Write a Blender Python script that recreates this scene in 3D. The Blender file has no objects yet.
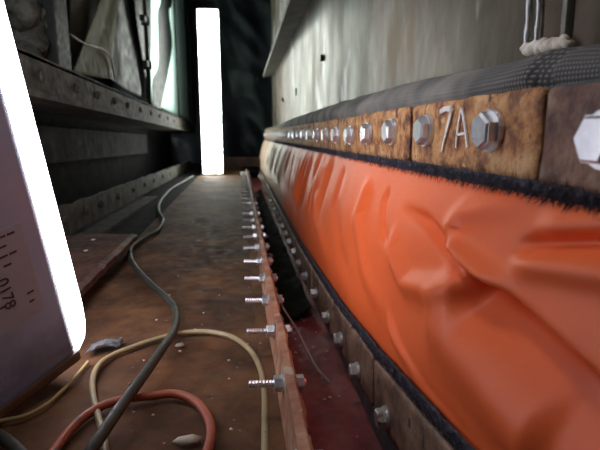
import bpy, bmesh, math, random
import numpy as np
from mathutils import Vector, Matrix, Euler, noise
random.seed(7)
S = bpy.context.scene
COL = S.collection
PI = math.pi
# ------------------------------------------------------------------ camera, world, exposure
F_PX, VPX, VPY, CAM_Z = 480.0, 239.0, 135.0, 0.29
pitch = math.atan((225 - VPY) / F_PX)
yaw = math.atan((300 - VPX) / F_PX * math.cos(pitch))
cam = bpy.data.cameras.new('camera')
cam.sensor_width = 36; cam.lens = 36 * F_PX / 600
cam.clip_start = 0.01
cam.dof.use_dof = True; cam.dof.focus_distance = 0.55; cam.dof.aperture_fstop = 9.0
cam_o = bpy.data.objects.new('camera', cam); COL.objects.link(cam_o)
cam_o.location = (0, 0, CAM_Z)
fwd = Vector((math.sin(yaw) * math.cos(pitch), math.cos(yaw) * math.cos(pitch), -math.sin(pitch)))
cam_o.rotation_euler = fwd.to_track_quat('-Z', 'Y').to_euler()
S.camera = cam_o
S.view_settings.view_transform = 'Standard'; S.view_settings.look = 'None'
S.view_settings.gamma = 1; S.view_settings.use_curve_mapping = False
S.view_settings.exposure = 0.0
W = bpy.data.worlds.new('world'); S.world = W; W.use_nodes = True
W.node_tree.nodes['Background'].inputs[0].default_value = (0.75, 0.78, 0.9, 1)
W.node_tree.nodes['Background'].inputs[1].default_value = 0.035
LAMP_NEAR, LAMP_FAR = 12.0, 14.0

# area lights, each aimed at a target point
def area(name, loc, target, size, power, color):
    l = bpy.data.lights.new(name, 'AREA'); l.shape = 'RECTANGLE'; l.size, l.size_y = size
    l.energy = power; l.color = color
    o = bpy.data.objects.new(name, l); COL.objects.link(o); o.location = loc
    o.rotation_euler = (Vector(target) - Vector(loc)).to_track_quat('-Z', 'Y').to_euler()
    return o
area('sheet_backlight', (-.80, 3.5, 1.0), (-.5, 3.5, 1.0), (1.5, .9), 45, (.85, 1.0, .95))  # added area light behind the white sheet, to make it bright
area('hanging_work_light', (-.02, .42, .95), (.262, .60, .40), (.14, .14), 1.3, (1.0, .97, 1.0))
area('camera_fill', (-0.35, -0.55, 0.95), (0.15, 0.7, 0.2), (0.25, 0.25), 0.35, (1.0, 0.95, 0.9))  # unseen fill light added behind the camera

# ------------------------------------------------------------------ survey helper: point of a known plane seen at a pixel
_R = Vector((math.cos(yaw), -math.sin(yaw), 0)); _U = _R.cross(fwd)
def ray(x, y): return fwd * F_PX + _R * (x - 300) + _U * (225 - y)
def onx(x, y, X):
    d = ray(x, y); p = d * (X / d.x); p.z += CAM_Z; return p
def onz(x, y, Z):
    d = ray(x, y); p = d * ((Z - CAM_Z) / d.z); p.z += CAM_Z; return p

# ------------------------------------------------------------------ materials
def pmat(name, cols, scale=8, rough=(.5, .8), metal=0.0, bump=0.3, bscale=None, stretch=(1, 1, 1), detail=6,
         spots=None, bdist=0.002, spec=0.5, trans=0.0):
    """cols: list of (pos, rgb) for a noise ramp in world space."""
    m = bpy.data.materials.new(name); m.use_nodes = True
    nt = m.node_tree; N = nt.nodes; L = nt.links
    b = N['Principled BSDF']
    g = N.new('ShaderNodeNewGeometry'); mp = N.new('ShaderNodeMapping')
    L.new(g.outputs['Position'], mp.inputs[0]); mp.inputs['Scale'].default_value = stretch
    n1 = N.new('ShaderNodeTexNoise'); n1.inputs['Scale'].default_value = scale; n1.inputs['Detail'].default_value = detail
    n1.inputs['Roughness'].default_value = .65; n1.inputs['Distortion'].default_value = .1
    L.new(mp.outputs[0], n1.inputs['Vector'])
    r = N.new('ShaderNodeValToRGB'); L.new(n1.outputs[0], r.inputs[0])
    el = r.color_ramp.elements
    while len(el) < len(cols): el.new(.5)
    for e, (p, c) in zip(el, cols): e.position = p; e.color = (*c, 1)
    out = r.outputs[0]
    if spots:
        for (sc, thr, c) in spots:
            ns = N.new('ShaderNodeTexNoise'); ns.inputs['Scale'].default_value = sc; ns.inputs['Detail'].default_value = 4
            L.new(mp.outputs[0], ns.inputs['Vector'])
            rr = N.new('ShaderNodeValToRGB'); L.new(ns.outputs[0], rr.inputs[0])
            rr.color_ramp.elements[0].position = thr; rr.color_ramp.elements[1].position = min(1, thr + .06)
            mx = N.new('ShaderNodeMix'); mx.data_type = 'RGBA'
            L.new(rr.outputs[0], mx.inputs[0]); L.new(out, mx.inputs[6]); mx.inputs[7].default_value = (*c, 1)
            out = mx.outputs[2]
    L.new(out, b.inputs['Base Color'])
    n2 = N.new('ShaderNodeTexNoise'); n2.inputs['Scale'].default_value = bscale or scale * 4; n2.inputs['Detail'].default_value = 5
    L.new(mp.outputs[0], n2.inputs['Vector'])
    mr = N.new('ShaderNodeMapRange'); L.new(n2.outputs[0], mr.inputs[0])
    mr.inputs['From Min'].default_value = .3; mr.inputs['From Max'].default_value = .7
    mr.inputs['To Min'].default_value, mr.inputs['To Max'].default_value = rough
    L.new(mr.outputs[0], b.inputs['Roughness'])
    b.inputs['Metallic'].default_value = metal; b.inputs['Specular IOR Level'].default_value = spec
    if bump:
        bp = N.new('ShaderNodeBump'); bp.inputs['Strength'].default_value = bump; bp.inputs['Distance'].default_value = bdist
        L.new(n2.outputs[0], bp.inputs['Height']); L.new(bp.outputs[0], b.inputs['Normal'])
    if trans: b.inputs['Transmission Weight'].default_value = trans
    return m

M = {}
M['plate'] = pmat('rusty_plate', [(.30, (.09, .035, .022)), (.42, (.26, .11, .05)), (.52, (.50, .24, .09)), (.64, (.62, .38, .18))],
                  scale=42, bscale=120, rough=(.55, .9), bump=1.0, bdist=.003, spots=[(70, .64, (.10, .045, .03)), (60, .62, (.66, .45, .22)), (38, .64, (.16, .07, .04))])
M['plate_dark'] = pmat('grimy_plate', [(.3, (.05, .03, .025)), (.5, (.20, .12, .08)), (.68, (.34, .23, .16))],
                       scale=20, bscale=90, rough=(.4, .75), bump=.7, spots=[(60, .62, (.05, .04, .04))])
M['floor'] = pmat('rusty_deck', [(.3, (.030, .015, .008)), (.47, (.085, .038, .017)), (.6, (.15, .068, .028)), (.72, (.22, .125, .055))],
                  scale=7, bscale=45, rough=(.65, .9), bump=.3, spec=.25, spots=[(26, .66, (.05, .035, .03)), (150, .70, (.32, .26, .2))])
M['ledge'] = pmat('red_rusty_ledge', [(.3, (.025, .012, .009)), (.5, (.085, .033, .022)), (.7, (.15, .065, .04))],
                  scale=12, bscale=70, rough=(.5, .85), bump=.6, spots=[(120, .68, (.35, .3, .25))])
M['girder'] = pmat('dirty_girder', [(.3, (.022, .020, .017)), (.5, (.065, .06, .048)), (.66, (.13, .115, .09))],
                   scale=14, bscale=50, rough=(.55, .85), bump=.5, spec=.2, spots=[(30, .66, (.06, .04, .022))])
M['dark'] = pmat('black_grime', [(.3, (.005, .005, .006)), (.7, (.014, .014, .015))], scale=9, rough=(.8, .95), bump=.2, spec=.08)
M['panel'] = pmat('grey_panel', [(.3, (.018, .018, .019)), (.7, (.035, .035, .037))], scale=5, rough=(.7, .9), bump=.1, spec=.12)
M['duct'] = pmat('duct_steel', [(.30, (.030, .026, .018)), (.42, (.08, .063, .045)), (.52, (.155, .122, .095)), (.64, (.30, .25, .205))],
                 scale=4.5, bscale=10, rough=(.32, .5), metal=.45, bump=.2, bdist=.006, stretch=(1, 1, .5),
                 spots=[(5, .60, (.17, .10, .055)), (6.5, .60, (.48, .46, .46)), (15, .68, (.05, .045, .04))])
M['bracket'] = pmat('bracket_steel', [(.3, (.10, .10, .085)), (.7, (.26, .26, .22))], scale=9, rough=(.5, .8), metal=.3, bump=.3)
M['zinc'] = pmat('zinc_bolt', [(.3, (.66, .68, .72)), (.7, (.86, .88, .92))], scale=60, rough=(.28, .42), metal=.85, bump=.04, bdist=.0006)
M['zinc_dull'] = pmat('dull_bolt', [(.3, (.40, .40, .39)), (.7, (.66, .66, .64))], scale=60, rough=(.35, .55), metal=.75, bump=.2, bdist=.0006,
                      spots=[(90, .62, (.25, .18, .12))])
M['bar'] = pmat('red_primer_bar', [(.3, (.15, .06, .035)), (.5, (.34, .15, .085)), (.66, (.50, .34, .20))],
                scale=16, bscale=90, rough=(.5, .8), bump=.6, spots=[(34, .6, (.45, .36, .26)), (50, .66, (.09, .06, .05))])
M['trough'] = pmat('dark_red_trough', [(.3, (.07, .012, .014)), (.5, (.18, .026, .028)), (.7, (.28, .045, .04))],
                   scale=10, bscale=70, rough=(.4, .7), bump=.4, spots=[(75, .70, (.03, .03, .04))])
M['gasket'] = pmat('grey_gasket', [(.3, (.05, .055, .065)), (.7, (.13, .135, .15))], scale=30, rough=(.6, .9), bump=.6)
M['fringe'] = pmat('frayed_cloth', [(.3, (.012, .012, .02)), (.7, (.06, .06, .085))], scale=80, rough=(.7, .95), bump=.5, spots=[(160, .66, (.22, .2, .2))])
M['hose_dark'] = pmat('hose_dark', [(.3, (.022, .023, .017)), (.7, (.055, .058, .045))], scale=20, rough=(.5, .7), bump=.2)
M['hose_beige'] = pmat('hose_beige', [(.3, (.22, .17, .085)), (.7, (.38, .30, .16))], scale=20, rough=(.35, .6), bump=.2, spots=[(40, .66, (.15, .1, .06))])
M['hose_red'] = pmat('hose_red', [(.3, (.26, .05, .02)), (.7, (.42, .10, .045))], scale=20, rough=(.4, .65), bump=.25, spots=[(50, .66, (.14, .06, .04))])
M['hose_yellow'] = pmat('cord_yellow', [(.3, (.28, .22, .08)), (.7, (.42, .33, .14))], scale=20, rough=(.4, .65), bump=.2)
M['paint_white'] = pmat('white_marker', [(.35, (.55, .50, .45)), (.5, (.88, .86, .82))], scale=90, rough=(.6, .8), bump=.3)
M['tarp'] = pmat('black_tarp', [(.3, (.012, .014, .018)), (.7, (.035, .04, .048))], scale=5, rough=(.35, .6), bump=.4, bscale=9, bdist=.02)
M['film'] = pmat('black_film', [(.3, (.004, .005, .004)), (.7, (.010, .013, .010))], scale=9, rough=(.75, .9), bump=.1, spec=.04)
M['tarp_blue'] = pmat('slate_tarp', [(.3, (.010, .015, .015)), (.7, (.028, .036, .034))], scale=7, rough=(.45, .7), bump=.3)
M['olive'] = pmat('olive_canvas', [(.3, (.11, .11, .035)), (.7, (.25, .24, .08))], scale=8, rough=(.6, .85), bump=.4)
M['olive_dark'] = pmat('dark_canvas', [(.3, (.045, .045, .022)), (.7, (.13, .125, .07))], scale=8, rough=(.6, .85), bump=.4)
M['white_sheet'] = pmat('white_sheet', [(.3, (.62, .68, .66)), (.7, (.85, .9, .88))], scale=4, rough=(.4, .6), bump=.2)
_n = M['white_sheet'].node_tree; _b = _n.nodes['Principled BSDF']; _t = _n.nodes.new('ShaderNodeBsdfTranslucent'); _t.inputs[0].default_value = (.85, .95, .9, 1)
_m = _n.nodes.new('ShaderNodeMixShader'); _m.inputs[0].default_value = .6; _n.links.new(_b.outputs[0], _m.inputs[1]); _n.links.new(_t.outputs[0], _m.inputs[2]); _n.links.new(_m.outputs[0], _n.nodes['Material Output'].inputs[0])
M['wool'] = pmat('mineral_wool', [(.3, (.02, .024, .018)), (.7, (.16, .17, .13))], scale=30, rough=(.8, .95), bump=.8)
M['post'] = pmat('dark_post', [(.3, (.009, .011, .010)), (.7, (.03, .034, .03))], scale=14, rough=(.4, .7), metal=.3, bump=.3)
M['putty'] = pmat('sealant', [(.3, (.30, .26, .19)), (.5, (.60, .55, .46)), (.7, (.75, .72, .68))], scale=40, rough=(.35, .6), bump=.6)
M['weld'] = pmat('weld_bead', [(.3, (.42, .42, .42)), (.7, (.68, .69, .70))], scale=60, rough=(.3, .5), metal=.7, bump=.5)
M['flake'] = pmat('pale_flake', [(.3, (.38, .33, .26)), (.7, (.62, .56, .48))], scale=60, rough=(.6, .9), bump=.4)
M['housing'] = pmat('lamp_housing', [(.3, (.25, .33, .48)), (.7, (.34, .43, .60))], scale=6, rough=(.25, .45), bump=.1, spots=[(9, .66, (.30, .2, .14))])
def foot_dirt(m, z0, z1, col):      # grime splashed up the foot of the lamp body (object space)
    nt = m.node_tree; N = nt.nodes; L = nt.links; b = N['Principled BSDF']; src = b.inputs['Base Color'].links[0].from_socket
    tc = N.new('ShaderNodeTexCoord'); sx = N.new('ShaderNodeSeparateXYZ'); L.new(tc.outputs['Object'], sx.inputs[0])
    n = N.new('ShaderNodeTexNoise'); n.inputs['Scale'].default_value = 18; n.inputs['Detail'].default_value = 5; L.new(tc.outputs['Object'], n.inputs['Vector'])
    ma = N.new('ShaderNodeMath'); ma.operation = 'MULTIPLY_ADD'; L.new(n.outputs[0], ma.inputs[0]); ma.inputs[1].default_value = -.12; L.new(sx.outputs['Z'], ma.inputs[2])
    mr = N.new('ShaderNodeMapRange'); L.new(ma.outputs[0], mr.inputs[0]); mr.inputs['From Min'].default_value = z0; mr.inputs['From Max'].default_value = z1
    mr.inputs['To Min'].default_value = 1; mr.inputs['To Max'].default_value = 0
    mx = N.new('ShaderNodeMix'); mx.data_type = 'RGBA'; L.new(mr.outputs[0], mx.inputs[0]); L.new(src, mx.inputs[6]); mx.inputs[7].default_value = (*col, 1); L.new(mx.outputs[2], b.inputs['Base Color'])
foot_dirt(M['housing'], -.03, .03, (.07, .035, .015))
_p = M['housing'].node_tree.nodes['Principled BSDF']      # translucent housing: faint emission stands in for tube light shining through
_p.inputs['Emission Color'].default_value = (.72, .70, 1, 1); _p.inputs['Emission Strength'].default_value = .02
M['cap'] = pmat('lamp_cap', [(.3, (.06, .04, .03)), (.7, (.14, .09, .06))], scale=10, rough=(.4, .6), bump=.1)
M['ink'] = pmat('label_ink', [(.3, (.03, .03, .035)), (.7, (.06, .06, .07))], scale=10, bump=0)
M['sticker'] = pmat('sticker_paper', [(.3, (.36, .44, .56)), (.7, (.44, .52, .64))], scale=12, rough=(.5, .7), bump=.05)
M['chip_blue'] = pmat('blue_flake', [(.3, (.25, .25, .45)), (.7, (.5, .5, .75))], scale=60, bump=.2)

def emis(name, col, s):
    m = bpy.data.materials.new(name); m.use_nodes = True
    b = m.node_tree.nodes['Principled BSDF']
    b.inputs['Base Color'].default_value = (.8, .8, .8, 1); b.inputs['Roughness'].default_value = .4
    b.inputs['Emission Color'].default_value = (*col, 1); b.inputs['Emission Strength'].default_value = s
    return m
M['glow_near'] = emis('lit_diffuser_near', (0.93, 0.90, 1.0), LAMP_NEAR)
M['glow_far'] = emis('lit_diffuser_far', (0.95, 1.0, 0.92), LAMP_FAR)

def orange():
    m = pmat('orange_silicone', [(.3, (.80, .125, .030)), (.7, (.90, .165, .042))], scale=5, bscale=240, rough=(.44, .54), bump=.12, bdist=.0006,
             spots=None, spec=.42)
    nt = m.node_tree; N = nt.nodes; L = nt.links; b = N['Principled BSDF']
    # pale khaki streaks running down from the clamp plates, stronger towards the far end of the joint
    src = b.inputs['Base Color'].links[0].from_socket
    g = N.new('ShaderNodeNewGeometry'); sx = N.new('ShaderNodeSeparateXYZ'); L.new(g.outputs['Position'], sx.inputs[0])
    mp = N.new('ShaderNodeMapping'); mp.inputs['Scale'].default_value = (1, 1, .12); L.new(g.outputs['Position'], mp.inputs[0])
    n = N.new('ShaderNodeTexNoise'); n.inputs['Scale'].default_value = 9; n.inputs['Detail'].default_value = 3; L.new(mp.outputs[0], n.inputs['Vector'])
    a = N.new('ShaderNodeMapRange'); L.new(sx.outputs['Y'], a.inputs[0])
    a.inputs['From Min'].default_value = .55; a.inputs['From Max'].default_value = 2.8; a.inputs['To Min'].default_value = -.55; a.inputs['To Max'].default_value = .45
    ad = N.new('ShaderNodeMath'); ad.operation = 'ADD'; L.new(a.outputs[0], ad.inputs[0]); L.new(n.outputs[0], ad.inputs[1])
    rr = N.new('ShaderNodeValToRGB'); L.new(ad.outputs[0], rr.inputs[0])
    rr.color_ramp.elements[0].position = .32; rr.color_ramp.elements[1].position = .62
    rr.color_ramp.elements[1].color = (.8, .8, .8, 1)
    mx = N.new('ShaderNodeMix'); mx.data_type = 'RGBA'; L.new(rr.outputs[0], mx.inputs[0]); L.new(src, mx.inputs[6])
    mx.inputs[7].default_value = (.56, .50, .38, 1)
    L.new(mx.outputs[2], b.inputs['Base Color'])
    return m
M['orange'] = orange()

def woven():
    m = bpy.data.materials.new('woven_cloth'); m.use_nodes = True
    nt = m.node_tree; N = nt.nodes; L = nt.links; b = N['Principled BSDF']
    uv = N.new('ShaderNodeUVMap')
    def wave(d, sc):
        w = N.new('ShaderNodeTexWave'); w.bands_direction = d; w.inputs['Scale'].default_value = sc
        w.inputs['Distortion'].default_value = .4; L.new(uv.outputs[0], w.inputs['Vector']); return w
    w1 = wave('X', 25); w2 = wave('Y', 24)
    mn = N.new('ShaderNodeMath'); mn.operation = 'MULTIPLY'
    L.new(w1.outputs[1], mn.inputs[0]); L.new(w2.outputs[1], mn.inputs[1])
    r = N.new('ShaderNodeValToRGB'); L.new(mn.outputs[0], r.inputs[0])
    r.color_ramp.elements[0].position = .3; r.color_ramp.elements[0].color = (.055, .055, .058, 1)
    r.color_ramp.elements[1].position = .75; r.color_ramp.elements[1].color = (.25, .24, .215, 1)
    n = N.new('ShaderNodeTexNoise'); n.inputs['Scale'].default_value = 14; g = N.new('ShaderNodeNewGeometry'); L.new(g.outputs['Position'], n.inputs['Vector'])
    # towards the far end the cloth is coated with grey dust
    sx = N.new('ShaderNodeSeparateXYZ'); L.new(g.outputs['Position'], sx.inputs[0])
    mr = N.new('ShaderNodeMapRange'); L.new(sx.outputs['Y'], mr.inputs[0])
    mr.inputs['From Min'].default_value = .33; mr.inputs['From Max'].default_value = .42; mr.inputs['To Max'].default_value = .85
    mx = N.new('ShaderNodeMix'); mx.data_type = 'RGBA'; L.new(mr.outputs[0], mx.inputs[0]); L.new(r.outputs[0], mx.inputs[6])
    r2 = N.new('ShaderNodeValToRGB'); L.new(n.outputs[0], r2.inputs[0])
    r2.color_ramp.elements[0].position = .35; r2.color_ramp.elements[0].color = (.085, .085, .082, 1)
    r2.color_ramp.elements[1].position = .65; r2.color_ramp.elements[1].color = (.25, .235, .20, 1)
    L.new(r2.outputs[0], mx.inputs[7]); L.new(mx.outputs[2], b.inputs['Base Color'])
    bp = N.new('ShaderNodeBump'); bp.inputs['Strength'].default_value = .6; bp.inputs['Distance'].default_value = .001
    L.new(mn.outputs[0], bp.inputs['Height']); L.new(bp.outputs[0], b.inputs['Normal'])
    b.inputs['Roughness'].default_value = .8
    return m
M['woven'] = woven()

# ------------------------------------------------------------------ mesh helpers
def link(name, me, mat=None, parent=None, smooth=False):
    if mat is not None: me.materials.append(M[mat])
    if smooth:
        for p in me.polygons: p.use_smooth = True
    o = bpy.data.objects.new(name, me); COL.objects.link(o)
    if parent: o.parent = parent
    return o
def frombm(bm, name='m'):
    me = bpy.data.meshes.new(name); bmesh.ops.recalc_face_normals(bm, faces=bm.faces); bm.to_mesh(me); bm.free(); return me
def box(bm, lo, hi, bevel=0, mat4=None, rough=0, seed=0):
    b2 = bmesh.new(); bmesh.ops.create_cube(b2, size=1)
    c = [(a + b) / 2 for a, b in zip(lo, hi)]; s = [b - a for a, b in zip(lo, hi)]
    for v in b2.verts: v.co = Vector((v.co.x * s[0] + c[0], v.co.y * s[1] + c[1], v.co.z * s[2] + c[2]))
    if rough:
        bmesh.ops.subdivide_edges(b2, edges=b2.edges[:], cuts=7, use_grid_fill=True)
        for v in b2.verts: v.co += noise.noise_vector(v.co * 35 + Vector((seed, seed * 2, 0))) * rough
    if bevel:
        es = b2.edges if not rough else [e for e in b2.edges if e.calc_face_angle(0) > 1.0]
        bmesh.ops.bevel(b2, geom=list(es), offset=bevel, segments=2, affect='EDGES', profile=.6)
    if mat4 is not None: bmesh.ops.transform(b2, matrix=mat4, verts=b2.verts)
    t = bpy.data.meshes.new('t'); b2.to_mesh(t); b2.free(); bm.from_mesh(t); bpy.data.meshes.remove(t)
def cyl(bm, p, q, r, n=14, r2=None, bevel=0):
    p, q = Vector(p), Vector(q); d = q - p
    b2 = bmesh.new(); bmesh.ops.create_cone(b2, cap_ends=True, segments=n, radius1=r, radius2=r if r2 is None else r2, depth=d.length)
    if bevel:
        es = [e for e in b2.edges if len(e.link_faces) == 2 and any(len(f.verts) > 4 for f in e.link_faces)]
        bmesh.ops.bevel(b2, geom=es, offset=bevel, segments=2, affect='EDGES', profile=.6)
    m4 = Matrix.Translation((p + q) / 2) @ d.to_track_quat('Z', 'Y').to_matrix().to_4x4()
    bmesh.ops.transform(b2, matrix=m4, verts=b2.verts)
    t = bpy.data.meshes.new('t'); b2.to_mesh(t); b2.free(); bm.from_mesh(t); bpy.data.meshes.remove(t)
def cat(pts, per=10):
    P = [Vector(p) for p in pts]; P = [2 * P[0] - P[1]] + P + [2 * P[-1] - P[-2]]; out = []
    for i in range(1, len(P) - 2):
        a, b, c, d = P[i - 1:i + 3]
        for k in range(per):
            t = k / per
            out.append(.5 * ((2 * b) + (c - a) * t + (2 * a - 5 * b + 4 * c - d) * t * t + (3 * b - a - 3 * c + d) * t ** 3))
    out.append(P[-2]); return out
def tube(bm, path, r, n=12):
    path = [Vector(p) for p in path]; rings = []
    up = Vector((0, 0, 1))
    for i, p in enumerate(path):
        t = (path[min(i + 1, len(path) - 1)] - path[max(i - 1, 0)]).normalized()
        s = t.cross(up)
        if s.length < .05: s = t.cross(Vector((0, 1, 0)))
        s.normalize(); u = s.cross(t)
        rr = r[i] if isinstance(r, (list, tuple)) else r
        rings.append([bm.verts.new(p + s * math.cos(a) * rr + u * math.sin(a) * rr) for a in [2 * PI * k / n for k in range(n)]])
    for a, b in zip(rings, rings[1:]):
        for k in range(n): bm.faces.new((a[k], a[(k + 1) % n], b[(k + 1) % n], b[k]))
    bm.faces.new(rings[0][::-1]); bm.faces.new(rings[-1])
def grid(fn, nu, nv, uvs=None):
    """fn(u,v)->point; returns a mesh"""
    vs = []; fs = []; uv = []
    for i in range(nu + 1):
        for j in range(nv + 1):
            vs.append(tuple(fn(i / nu, j / nv)))
    for i in range(nu):
        for j in range(nv):
            a = i * (nv + 1) + j; fs.append((a, a + nv + 1, a + nv + 2, a + 1))
    me = bpy.data.meshes.new('g'); me.from_pydata(vs, [], fs); me.update()
    if uvs:
        l = me.uv_layers.new(name='UVMap')
        arr = np.zeros((len(me.loops), 2), dtype=np.float32)
        for k, lp in enumerate(me.loops):
            i, j = divmod(lp.vertex_index, nv + 1); arr[k] = uvs(i / nu, j / nv)
        l.data.foreach_set('uv', arr.ravel())
    return me
def thing(o, label, category, group=None, kind=None):
    o['label'] = label; o['category'] = category
    if group: o['group'] = group
    if kind: o['kind'] = kind
    return o
def empty(name, loc=(0, 0, 0), rot=(0, 0, 0)):
    o = bpy.data.objects.new(name, None); COL.objects.link(o); o.location = loc; o.rotation_euler = rot; return o
def struct(name, bm, mat, label=None, smooth=False):
    o = link(name, frombm(bm) if isinstance(bm, bmesh.types.BMesh) else bm, mat, smooth=smooth); o['kind'] = 'structure'
    if label: o['label'] = label
    return o
def sm(x): x = max(0, min(1, x)); return x * x * (3 - 2 * x)

# ------------------------------------------------------------------ setting: deck, pit, walls
Y0, Y1 = -0.6, 4.0
def floor_fn(u, v):
    x = -.30 + .325 * u if True else 0; y = Y0 + 5.4 * v
    return (x, y, .0035 * noise.noise(Vector((x * 9, y * 5, 0))) + .001 * noise.noise(Vector((x * 50, y * 50, 3))) - .004)
me = grid(lambda u, v: floor_fn(u, v), 60, 500)
struct('floor', me, 'floor', 'rust-brown steel deck floor under the hoses', True)
bm = bmesh.new(); box(bm, (-.46, Y0, -.06), (.03, 5.2, -.012)); struct('floor', bm, 'dark', 'black underside of the deck')
bm = bmesh.new(); box(bm, (-1.6, Y0, -.09), (-.30, 5.2, -.005)); struct('floor', bm, 'dark', 'dark deck strip beneath the girder')
# raised rusty ledge at the left, a plate of its own
me = grid(lambda u, v: (-.62 + .355 * u + .004 * noise.noise(Vector((v * 30, 0, 1))) * (u > .9), .25 + 1.0 * v,
                        .042 + .003 * noise.noise(Vector((u * 6, v * 14, 5))) - (.0 if u < 1 else .004)), 30, 90)
b = bmesh.new(); b.from_mesh(me)
ex = bmesh.ops.extrude_face_region(b, geom=b.faces[:])
for v in ex['geom']:
    if isinstance(v, bmesh.types.BMVert): v.co.z -= .012
struct('trim_1', b, 'ledge', 'reddish rusty raised plate beside the near lamp')
for k, (yy) in enumerate((.34, .78, 1.14)):
    b = bmesh.new(); box(b, (-.45, yy, -.01), (-.40, yy + .05, .034), bevel=.002); o = struct('trim_2', b, 'dark', 'dark packer under the raised plate')
# trough between bar and lower flange
struct('trim_3', grid(lambda u, v: (.03 + .135 * u, Y0 + 5.0 * v, -.092 + .012 * u * u + .003 * noise.noise(Vector((u * 5, v * 60, 0)))), 16, 300),
       'trough', 'dark red painted trough bottom between stud bar and lower clamp plates', True)
b = bmesh.new(); box(b, (.0275, Y0, -.10), (.0325, 4.4, -.012)); struct('trim_4', b, 'trough', 'dark red inner wall of the trough')

# lower flange line (sags towards the far end)
def zc(y):
    P = [(-.6, .15), (0.1, .052), (.32, .020), (.52, -.006), (.72, -.024), (1.0, -.033), (1.3, -.040), (2.2, -.030), (4.2, -.01)]
    for (a, za), (b_, zb) in zip(P, P[1:]):
        if y <= b_: t = (y - a) / (b_ - a); return za + (zb - za) * t
    return P[-1][1]
XL = .156          # face of lower plates
XU = .200          # face of upper plates
# duct wall
XD = .262
def duct_fn(u, v):
    y = -.6 + 4.45 * u; z = .27 + 1.9 * v
    return (XD + .006 * noise.noise(Vector((y * 1.6, z * 2.2, 2))) + .002 * noise.noise(Vector((y * 7, z * 7, 9))), y, z)
wall = struct('wall_right', grid(duct_fn, 260, 110), 'duct', 'grey-green dirty steel duct wall above the clamp plates', True)
b = bmesh.new(); box(b, (.262, 3.85 - .012, -.3), (1.6, 3.86, 2.2)); struct('wall_right', b, 'duct', 'steel duct end return')
b = bmesh.new(); box(b, (.275, -.6, .2), (.33, 3.84, .262)); struct('trim_5', b, 'gasket', 'duct flange behind the upper clamp plates')
# dark flange faces behind plates
def lowflange(u, v):
    y = -.4 + 4.3 * u; return (XL + .006 + (.01 if v > .7 else 0), y, zc(y) - .075 + .135 * v)
struct('trim_6', grid(lowflange, 200, 6), 'gasket', 'grey lower flange face behind the lower clamp plates')
b = bmesh.new(); box(b, (XU + .004, -.4, .250), (.262, 3.88, .322), bevel=.002); struct('trim_7', b, 'gasket', 'upper duct flange carrying the clamp plates')
# holes, seams and putty on the duct
for (px, py, r) in ((323, 58, .011), (297, 92, .018), (283, 100, .014)):
    p = onx(px, py, XD); b = bmesh.new(); cyl(b, (XD - .0065, p.y, p.z), (XD + .003, p.y, p.z), r, 9, r2=r * .8)
    struct('trim_8', b, 'dark', 'small dark hole plug in the duct wall')
def seam(px0, py0, px1, py1, r, nm, lab, mat='weld', n=200, wob=.0012):
    a = onx(px0, py0, XD - .004); c = onx(px1, py1, XD - .004); a = Vector((a.x, c.y, 2.0)); pts = []
    for k in range(n + 1):
        t = k / n; p = a.lerp(c, t); p.y += wob * noise.noise(Vector((t * 45, r * 900, 0))); pts.append(p)
    b = bmesh.new(); tube(b, pts, [r * (1 + .25 * math.sin(k * 2.1)) for k in range(n + 1)], 8); struct(nm, b, mat, lab, True)
a = onx(518, -60, XD - .004); c = onx(527, 52, XD - .004)
seam(516, -80, 525, 50, .0022, 'trim_9', 'left weld bead of the vertical seam on the duct')
seam(528, -80, 535, 48, .0018, 'trim_10', 'right weld bead of the vertical seam on the duct')
seam(556, -80, 562, 47, .0022, 'trim_11', 'weld bead beside the vertical rib on the duct')
p = onx(568, 45, XD); b = bmesh.new(); box(b, (XD - .007, p.y - .004, .33), (XD + .004, p.y + .002, 1.6), bevel=.002)
struct('trim_12', b, 'bracket', 'narrow vertical steel rib on the duct wall')
# sealant lump at the foot of the seam
b = bmesh.new()
a = onx(524, 50, XD - .008); c = onx(570, 42, XD - .008); n = 26; pts = [a.lerp(c, k / n) + Vector((0, 0, .0025 * math.sin(k * 1.7))) for k in range(n + 1)]
tube(b, pts, [.0042 + .0020 * noise.noise(Vector((k * .6, 1, 1))) + .0012 * math.sin(k / n * PI) for k in range(n + 1)], 10)
o = link('sealant_bead', frombm(b), 'putty', smooth=True); thing(o, 'creamy white lump of sealant at the foot of the weld seam', 'sealant')

# longitudinal stiffener sticking out of the duct, high up
b = bmesh.new()
v = [(.262, .715), (.182, .700), (.180, .715), (.262, .735)]
ys = [3.62, 2.6, 1.6]
rows = []
for y in ys: rows.append([b.verts.new((x, y, z + (3.62 - y) * .02)) for x, z in v])
for r0, r1 in zip(rows, rows[1:]):
    for k in range(4): b.faces.new((r0[k], r0[(k + 1) % 4], r1[(k + 1) % 4], r1[k]))
b.faces.new(rows[0][::-1]); b.faces.new(rows[-1])
struct('trim_13', b, 'bracket', 'steel shelf-like stiffener projecting from the duct wall')

# enclosing back, left and ceiling
b = bmesh.new(); box(b, (-2.2, 5.6, -.4), (2.0, 5.7, 2.4)); struct('wall_back', b, 'dark')
b = bmesh.new(); box(b, (-2.3, -.6, -.4), (-2.2, 5.7, 2.4)); struct('wall_left', b, 'dark')
b = bmesh.new(); box(b, (-2.3, -.2, 2.2), (2.0, 5.7, 2.3)); struct('ceiling', b, 'dark')
b = bmesh.new(); box(b, (-2.3, 4.3, -.12), (2.0, 5.7, -.03)); struct('floor', b, 'dark', 'black floor beyond the deck')

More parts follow.
